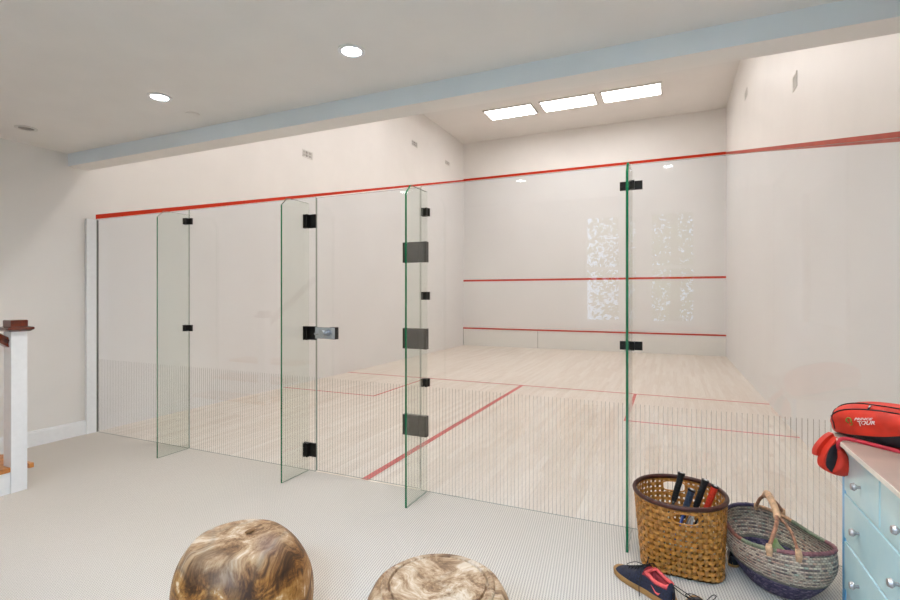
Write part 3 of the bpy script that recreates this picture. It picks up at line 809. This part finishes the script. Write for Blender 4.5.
    if swoosh:
        for s_ in (1, -1):
            sw = bmesh.new(); pts = []
            for k, (u, z, r_) in enumerate(((.12,.040,.001),(.15,.033,.0035),(.19,.034,.0028),(.24,.042,.0015),(.28,.049,.0006))):
                x = Ls*u; i_ = min(range(NS+1), key=lambda q: abs(rows[q][0][0].x-x)); rr = rows[i_][0]
                cand = min((v for v in (rr[:4] if s_ > 0 else rr[-4:])), key=lambda v: abs(v.z-z))
                pts.append((Vector((x, cand.y+s_*.0015, z)), r_))
            tube(sw, [p_[0] for p_ in pts], [p_[1] for p_ in pts], 6); link('side_mark', sw, M_coral, upo, smooth=True)
    return t
# local +x = toe.  heel at loc
def place(toe, heel): 
    a = math.atan2(toe[1]-heel[1], toe[0]-heel[0]); return a
heel = (5.275, -.70); toe = (5.04, -.505)
shoe('navy sneaker with coral pink lining and gum sole, left of its pair', (heel[0], heel[1], 0), place(toe, heel), M_navy, M_coral, 1.1, 1, 'navy sneakers in front of the rattan basket')
shoe('navy sneaker mostly below the picture edge, only its toe and a lace showing', (5.44, -.905, 0), place((5.345, -.63), (5.44, -.905)), M_navy, M_coral, 1.0, -1, 'navy sneakers in front of the rattan basket',
     extra_lace=[(.15,-.03,.075), (.20,-.06,.08), (.235,-.075,.085), (.24,-.07,.088), (.205,-.05,.085), (.16,-.02,.078)])
shoe('small black shoe tucked behind, in the gap between the two baskets', (5.548, -.235, 0), math.radians(82), M_black2, M_black2, .62, 1, None, swoosh=False)

# ------------------------------------------------------------------ dresser
def teal(name, a, c):
    m, nt, b = newmat(name); g = G(nt); nz = g.noise(g.pos(), 5, 4, .6)
    g.link(g.ramp(nz, [(.3, lin(a)), (.7, lin(c))]), b.inputs['Base Color']); b.inputs['Roughness'].default_value = .28; b.inputs['Coat Weight'].default_value = .3
    return m
M_teal = teal('washed_teal_paint', (184,222,230), (206,234,236)); M_sky = teal('sky_blue_paint', (70,164,220), (100,188,236))
M_top = plain('taupe_painted_top', (180,160,148), .4, var=.05, nscale=6); M_topedge = plain('pale_top_edge', (226,218,206), .4, var=.02)
dr = thing('dresser', 'washed teal chest of drawers with taupe top and round steel knobs', 'dresser', (6.155, -.865, 0))
X0, X1, Y0, Y1 = 5.935-6.155, 6.372-6.155, -1.28+.865, -.455+.865
b_ = bmesh.new(); box(b_, X0+.012, X1, Y0, Y1, .05, .748, 1)
for a in ((Y0, Y0+.022), (Y1-.040, Y1)): box(b_, X0, X0+.012, *a, .0, .748)
for a in ((.05, .132), (.3335, .3445), (.5335, .5445), (.735, .748)): box(b_, X0+.002, X0+.012, Y0+.022, Y1-.040, *a, 1)
box(b_, X0+.002, X0+.012, -.022, -.012, .5445, .735, 1)
for sx in (X0+.012, X1-.05):
    for sy in (Y0, Y1-.05): box(b_, sx, sx+.05, sy, sy+.05, 0, .05)
link('carcass', b_, [M_sky, teal('pale_rail_paint', (198,222,226), (214,232,234))], dr)  # paler rails carry the highlights around the drawers in their colour
b_ = bmesh.new(); box(b_, X0-.040, X1, Y0-.015, Y1+.015, .7485, .7695); link('top', b_, [M_top], dr, bevel=.004)
b_ = bmesh.new(); box(b_, X0-.0425, X0-.0395, Y0-.012, Y1+.012, .751, .7675); link('top_edge', b_, M_topedge, dr)
def drawer(y0, y1, z0, z1, ks, kz=None):
    b_ = bmesh.new(); box(b_, X0-.004, X0+.011, y0, y1, z0, z1); d = link('drawer', b_, M_teal, dr, bevel=.003)
    for ky in ks:
        b_ = bmesh.new(); zc = kz or (z0+z1)/2
        for (xa, xb, ra, rb) in ((0, .012, .006, .006), (.012, .02, .009, .015), (.02, .03, .0155, .012)):
            tube(b_, [(X0-.004-xa, ky, zc), (X0-.004-xb, ky, zc)], [ra, rb], 16)
        link('knob', b_, M_knob, d, smooth=True, autos=.6)
drawer(-.010, Y1-.042, .547, .733, [.175], .622); drawer(Y0+.024, -.024, .547, .733, [-.21], .622)
drawer(Y0+.024, Y1-.042, .347, .531, [.19, -.18]); drawer(Y0+.024, Y1-.042, .134, .331, [.19, -.18])

# ------------------------------------------------------------------ red racket bag
M_bag = plain('red_nylon', (208,46,24), .55, var=.10, nscale=14, bump=.15); M_bagk = plain('black_nylon', (22,20,30), .6, var=.2, nscale=40)
M_strap = plain('crimson_webbing', (192,40,58), .6, var=.1)
ux = Vector((.62, -.785, 0)).normalized(); vx = Vector((ux.y, -ux.x, 0))      # ux: along bag, vx: to the camera side
if vx.dot(Vector((5.27-6.0, -3.06+.6, 0))) < 0: vx = -vx
bagO = Vector((5.860, -.475, .7705)) - vx*.095
bag = thing('racket_bag', 'red and black racket bag lying on top of the teal dresser', 'bag', tuple(bagO))
Lb = .60
def bsec(u):   # profile scale at fraction u along the bag
    e = 1-abs(2*u-1)**6 if u > .5 else 1-(1-2*u)**5.5
    return max(.02, e)**.5
def bagpt(u, a):
    """a: 0..1 around the section starting at the camera-side bottom, rising over the top"""
    s_ = bsec(u); hh = (.148+.02*math.sin(min(1, u*1.3)*PI*.5))*(.35+.65*s_); ww = .098*(.3+.7*s_)
    t = a*2*PI-PI/2
    y = math.cos(t); z = math.sin(t)
    y = math.copysign(abs(y)**.62, y); z = math.copysign(abs(z)**.75, z)
    wob = .004*noise.noise(Vector((u*9, a*8, 2)))
    zc = hh/2
    y *= 1+(.10 if z > 0 else -.02)
    return ux*(u*Lb-.0) + vx*(y*ww+wob) + Vector((0, 0, max(.0005, zc+z*hh/2+wob*.5)))
NUb, NAb = 44, 48
b_ = bmesh.new(); bl = bmesh.new()
vv = {}
def athr(u): return .085+.30*min(.5, max(0, u))
def awarp(u, k):
    t_ = athr(u)
    if k <= 8: return k/8*t_
    if k <= 41: return t_+(k-8)/33*(.85-t_)
    return .85+(k-41)/7*.15
def gv(B, key, i, k):
    kk = (key, i, k % NAb)
    if kk not in vv: vv[kk] = B.verts.new(bagpt(i/NUb, awarp(i/NUb, k % NAb)))
    return vv[kk]
for i in range(NUb):
    for k in range(NAb):
        a = (k+.5)/NAb; u = (i+.5)/NUb
        lowband = k < 8 or k >= 41      # black lower band all round
        B, key = (bl, 'l') if lowband else (b_, 'u')
        B.faces.new([gv(B, key, i, k), gv(B, key, i+1, k), gv(B, key, i+1, k+1), gv(B, key, i, k+1)])
for i_, rev in ((0, 1), (NUb, 0)):
    ring = [bagpt(i_/NUb, awarp(i_/NUb, k)) for k in range(NAb)]
    vs = [b_.verts.new(p_) for p_ in ring]; b_.faces.new(vs)
body = link('body', b_, M_bag, bag, smooth=True, autos=1.2); link('lower_panel', bl, M_bagk, bag, smooth=True)
b_ = bmesh.new()
tube(b_, [bagpt(u, .44)+Vector((0,0,.001)) for u in [.03+.94*i/40 for i in range(41)]], .0032, 6)
link('zip', b_, M_bagk, body, smooth=True)
b_ = bmesh.new()
tube(b_, [bagpt(u, .385+.055*math.exp(-u*7)*-2.4+.0)+vx*.001 for u in [.045+.9*i/40 for i in range(41)]], .0026, 6)
link('piping', b_, M_bagk, body, smooth=True)
b_ = bmesh.new(); tube(b_, [bagpt(.06+.0*i, a)+vx*.001 for i, a in enumerate([.17+.22*j/10 for j in range(11)])], .0022, 6); link('end_seam', b_, M_bagk, body, smooth=True)
# zip pull
P = bagpt(.30, .40)+vx*.006
b_ = bmesh.new(); tube(b_, [P+Vector((0,0,.008))+ux*.006, P+Vector((0,0,-.002))], .0055, 8, squash=(1,.6)); zp = link('zip_pull', b_, M_chrome, body, smooth=True)
b_ = bmesh.new(); tube(b_, [P+Vector((0,0,-.002)), P+Vector((0,0,-.028))-ux*.008+vx*.004], [.005,.0075], 8, squash=(1,.6)); link('pull_tab', b_, M_bagk, zp, smooth=True)
# red lower flap
b_ = bmesh.new()
g_r = []
for i in range(13):
    u = .22+.7*i/12; lo_ = bagpt(u, .035)+vx*.008; hi_ = bagpt(u, .035+.10*min(1, (i/12)*2.4))+vx*.006
    g_r.append((b_.verts.new(lo_), b_.verts.new((lo_+hi_)/2+vx*.006), b_.verts.new(hi_)))
for A, B in zip(g_r, g_r[1:]):
    for k in range(2): b_.faces.new((A[k], B[k], B[k+1], A[k+1]))
link('side_pocket', b_, M_bag, bag, smooth=True)
# lettering, built flat on the camera side of the bag
def text_mesh(s_, size, shear=.25):
    cu = bpy.data.curves.new('t', 'FONT'); cu.body = s_; cu.size = size; cu.extrude = .0004; cu.shear = shear; cu.align_x = 'LEFT'; cu.resolution_u = 2; cu.offset = size*.02
    o = bpy.data.objects.new('t', cu); C.objects.link(o)
    dg = bpy.context.evaluated_depsgraph_get(); me = bpy.data.meshes.new_from_object(o.evaluated_get(dg)); bpy.data.objects.remove(o); return me
M_white = plain('white_print', (238,228,226), .5, var=.01); M_lime = plain('lime_print', (112,150,52), .5, var=.05)
def on_bag(u, a):
    p0 = bagpt(u, a); n_ = (bagpt(u+.02, a)-p0).cross(bagpt(u, a+.02)-p0).normalized()
    if n_.dot(vx) < 0: n_ = -n_
    return p0, n_
def wrap(me, u0, a0, name):
    up_per = .50 / 2      # bag girth fraction per metre, approx
    for v in me.vertices:
        u = u0+v.co.x*1.8/Lb; a = a0+v.co.y/.50+.55*v.co.x; p0, n_ = on_bag(u, a); v.co = p0+n_*(.0012+max(0, v.co.z))
    return me
for s_, size, u0, a0 in (('PRINCE', .011, .235, .262), ('TOUR', .014, .25, .240)):
    me = wrap(text_mesh(s_, size), u0, a0, s_); me.materials.append(M_white)
    o = bpy.data.objects.new('lettering', me); C.objects.link(o); o.parent = body
b_ = bmesh.new(); pts = []
for k in range(24):
    p0, n_ = on_bag(.20+.010/Lb*math.cos(2*PI*k/24), .255+.0085/.50*math.sin(2*PI*k/24)); pts.append(p0+n_*.0015)
tube(b_, pts, .0022, 6, closed=True); link('round_emblem', b_, M_lime, body, smooth=True)
# end pocket hanging over the dresser corner: a folded padded loop
def loopband(name, pts, nrm, depth, th, mat_out, mat_in, parent):
    b_ = bmesh.new(); P_ = smoothpts(pts, 7); n_ = len(P_); dv = nrm.normalized()*depth; R_ = []
    for i, p_ in enumerate(P_):
        tg = (P_[min(i+1, n_-1)]-P_[max(i-1, 0)]).normalized(); o_ = tg.cross(dv).normalized()*th
        R_.append([b_.verts.new(q) for q in (p_-o_, p_-o_+dv, p_+o_+dv, p_+o_)])
    for A, B in zip(R_, R_[1:]):
        for k, mi in ((0, 0), (1, 2), (2, 1), (3, 2)):
            f = b_.faces.new((A[k], A[(k+1) % 4], B[(k+1) % 4], B[k])); f.material_index = mi
    b_.faces.new(R_[0][::-1]).material_index = 2; b_.faces.new(R_[-1]).material_index = 2
    return link(name, b_, [mat_out, mat_in, mat_out], parent, smooth=True, autos=.8)
Wd = lambda x, y, z: Vector((x, y, z))-bagO
dep = Vector((.35, .94, .10))
ZU = .02
R_ = Vector((.9126, .409, 0)); F_ = Vector((-.409, .9126, 0)); U_ = Vector((0,0,1))
PO = Wd(5.893, -.535, .755+ZU); QS = .00062
def at2(x, y, d=0): return PO + R_*((x-190)*QS) + U_*(-(y-262)*QS) + F_*d
def puffy(name, poly, d, th, m, parent=bag):
    P_ = [Vector((x, y, 0)) for x, y in poly]; n_ = len(P_); S_ = []
    for i in range(n_):
        a, b2_, c_, e_ = P_[i-1], P_[i], P_[(i+1) % n_], P_[(i+2) % n_]
        for k in range(4):
            t = k/4; S_.append(.5*((2*b2_)+(-a+c_)*t+(2*a-5*b2_+4*c_-e_)*t*t+(-a+3*b2_-3*c_+e_)*t**3))
    cen = sum(S_, Vector())/len(S_); b_ = bmesh.new(); rings = []
    for sc_, f_ in ((.02, -1), (.35, -.97), (.65, -.8), (.85, -.52), (.96, -.25), (1, 0), (.96, .25), (.85, .52), (.6, .8), (.02, 1)):
        rings.append([b_.verts.new(at2(*(cen+(p_-cen)*sc_).xy, d+th*f_)) for p_ in S_])
    for A, B in zip(rings, rings[1:]):
        for k in range(len(A)): b_.faces.new((A[k], A[(k+1) % len(A)], B[(k+1) % len(A)], B[k]))
    b_.faces.new(rings[0]); b_.faces.new(rings[-1][::-1])
    return link(name, b_, m, parent, smooth=True)
puffy('pad_opening', [(108,440),(116,380),(145,322),(192,298),(208,340),(196,430),(180,498),(140,500)], -.006, .012, M_bagk)
puffy('padded_end', [(178,345),(200,322),(226,345),(246,385),(268,450),(266,500),(240,520),(195,512),(152,494),(166,440),(178,392)], -.014, .022, M_bag)
def band(pts, d0, w_, nm, m=M_bag, rr=.0055):
    b_ = bmesh.new(); P_ = smoothpts([at2(x, y, d0) for x, y in pts], 6); prev = None; n_ = len(P_)
    for i, p_ in enumerate(P_):
        tg = (P_[min(i+1, n_-1)]-P_[max(i-1, 0)]).normalized(); o_ = tg.cross(F_).normalized()*rr
        ring = [b_.verts.new(q) for q in (p_-o_*.8-F_*w_*.2, p_-o_+F_*w_*.2, p_-o_*.8+F_*w_, p_+o_*.8+F_*w_, p_+o_+F_*w_*.2, p_+o_*.8-F_*w_*.2)]
        if prev:
            for k in range(6): b_.faces.new((prev[k], prev[(k+1) % 6], ring[(k+1) % 6], ring[k]))
        else: b_.faces.new(ring[::-1])
        prev = ring
    b_.faces.new(prev); return link(nm, b_, m, bag, smooth=True, autos=.9)
band([(200,275),(160,312),(120,370),(103,430),(112,470),(150,498),(190,512),(238,520)], -.004, .03, 'hanging_pad')
band([(198,262),(160,284),(120,325),(94,365),(92,400)], .02, .022, 'pad_edge', M_bag, .010)
b_ = bmesh.new()
st_pts = smoothpts([Wd(5.893,-.575,.712+ZU), Wd(5.888,-.59,.735+ZU), Wd(5.90,-.59,.760+ZU), Wd(5.95,-.605,.760+ZU), Wd(6.05,-.70,.757+ZU), Wd(6.16,-.84,.757+ZU), Wd(6.24,-.93,.757+ZU)], 6)
tube(b_, st_pts, .0075, 8, squash=(1, .35)); link('strap', b_, M_strap, bag, smooth=True)

# ------------------------------------------------------------------ outside (seen mirrored in the glass)
bm = bmesh.new(); box(bm, -14, 22, -24, BACK-.13, -.6, -.5); struct('ground', bm, plain('lawn', (88,110,60), .9, var=.2, nscale=4))
M_leaf = plain('leaf_green', (120,136,84), .55, var=.3, nscale=3); M_bark = plain('bark', (92,78,64), .9, var=.2, nscale=20)
def tree(x, y, h, r, label, n_=1600):
    t = thing('garden_tree', label, 'tree', (x, y, -.5), 0, 'trees outside the gallery window')
    b_ = bmesh.new(); tube(b_, [(0,0,0), (.05,0,h*.3), (0,.05,h*.7)], [.12,.09,.04], 8); link('trunk', b_, M_bark, t, smooth=True)
    b_ = bmesh.new()
    for _ in range(n_):
        d = Vector((random.gauss(0,1), random.gauss(0,1), random.gauss(0,1))).normalized()*r*random.random()**.35
        p_ = Vector((d.x*1.15, d.y, h*.52+d.z*1.75)); a = Vector((random.gauss(0,1), random.gauss(0,1), random.gauss(0,1))).normalized(); c_ = a.orthogonal().normalized(); s_ = random.uniform(.03, .065)
        vs = [b_.verts.new(p_+q) for q in (-a*s_*1.6, c_*s_*.7, a*s_*1.6, -c_*s_*.7)]; b_.faces.new(vs)
    link('foliage', b_, M_leaf, t)
tree(5.3, -8.4, 6.2, 1.75, 'leafy tree outside the right gallery window, seen mirrored', 7500)
tree(-.7, -8.6, 6.0, 1.0, 'leafy tree outside the left gallery window at its far left, seen mirrored', 8500)
tree(1.9, -8.0, 6.0, 1.0, 'leafy tree outside the left gallery window beside the middle one, seen mirrored', 8500)
tree(8.7, -11.5, 6.2, 1.8, 'leafy tree beyond the side window, seen mirrored', 6000)  # added to screen the bright sky behind the side window

# ------------------------------------------------------------------ light
w = bpy.data.worlds.new('sky'); bpy.context.scene.world = w; w.use_nodes = True
wb = w.node_tree.nodes['Background']; wb.inputs[0].default_value = (.62, .78, 1, 1); wb.inputs[1].default_value = 4.2
s = bpy.data.lights.new('sun', 'SUN'); s.energy = 26; s.angle = .02; s.color = (1, .95, .86)
so = bpy.data.objects.new('sun', s); C.objects.link(so); so.rotation_euler = (math.radians(-38), math.radians(12), 0)
def area(name, loc, rot, sx, sy, e, col):
    l = bpy.data.lights.new(name, 'AREA'); l.shape = 'RECTANGLE'; l.size = sx; l.size_y = sy; l.energy = e; l.color = col
    o = bpy.data.objects.new(name, l); C.objects.link(o); o.location = loc; o.rotation_euler = rot; return o
area('window_daylight_back', (4.8, BACK-1.4, 3.6), (math.radians(52), 0, 0), 3, 1.2, 1250, (.50,.72,1))


# ------------------------------------------------------------------ camera
cd = bpy.data.cameras.new('camera'); cam = bpy.data.objects.new('camera', cd); C.objects.link(cam)
cd.sensor_width = 36; cd.lens = 36*493.57/900; cd.shift_y = -3.9/900; cd.clip_start = .02
cam.location = (5.2678, -3.0648, 1.3581); cam.rotation_euler = (PI/2, 0, .4213)
sc = bpy.context.scene; sc.camera = cam
sc.view_settings.view_transform = 'Standard'; sc.view_settings.look = 'None'; sc.view_settings.exposure = 0
sc.cycles.max_bounces = 14; sc.cycles.diffuse_bounces = 7; sc.cycles.transparent_max_bounces = 24; sc.cycles.glossy_bounces = 6
sc.cycles.sample_clamp_indirect = 6
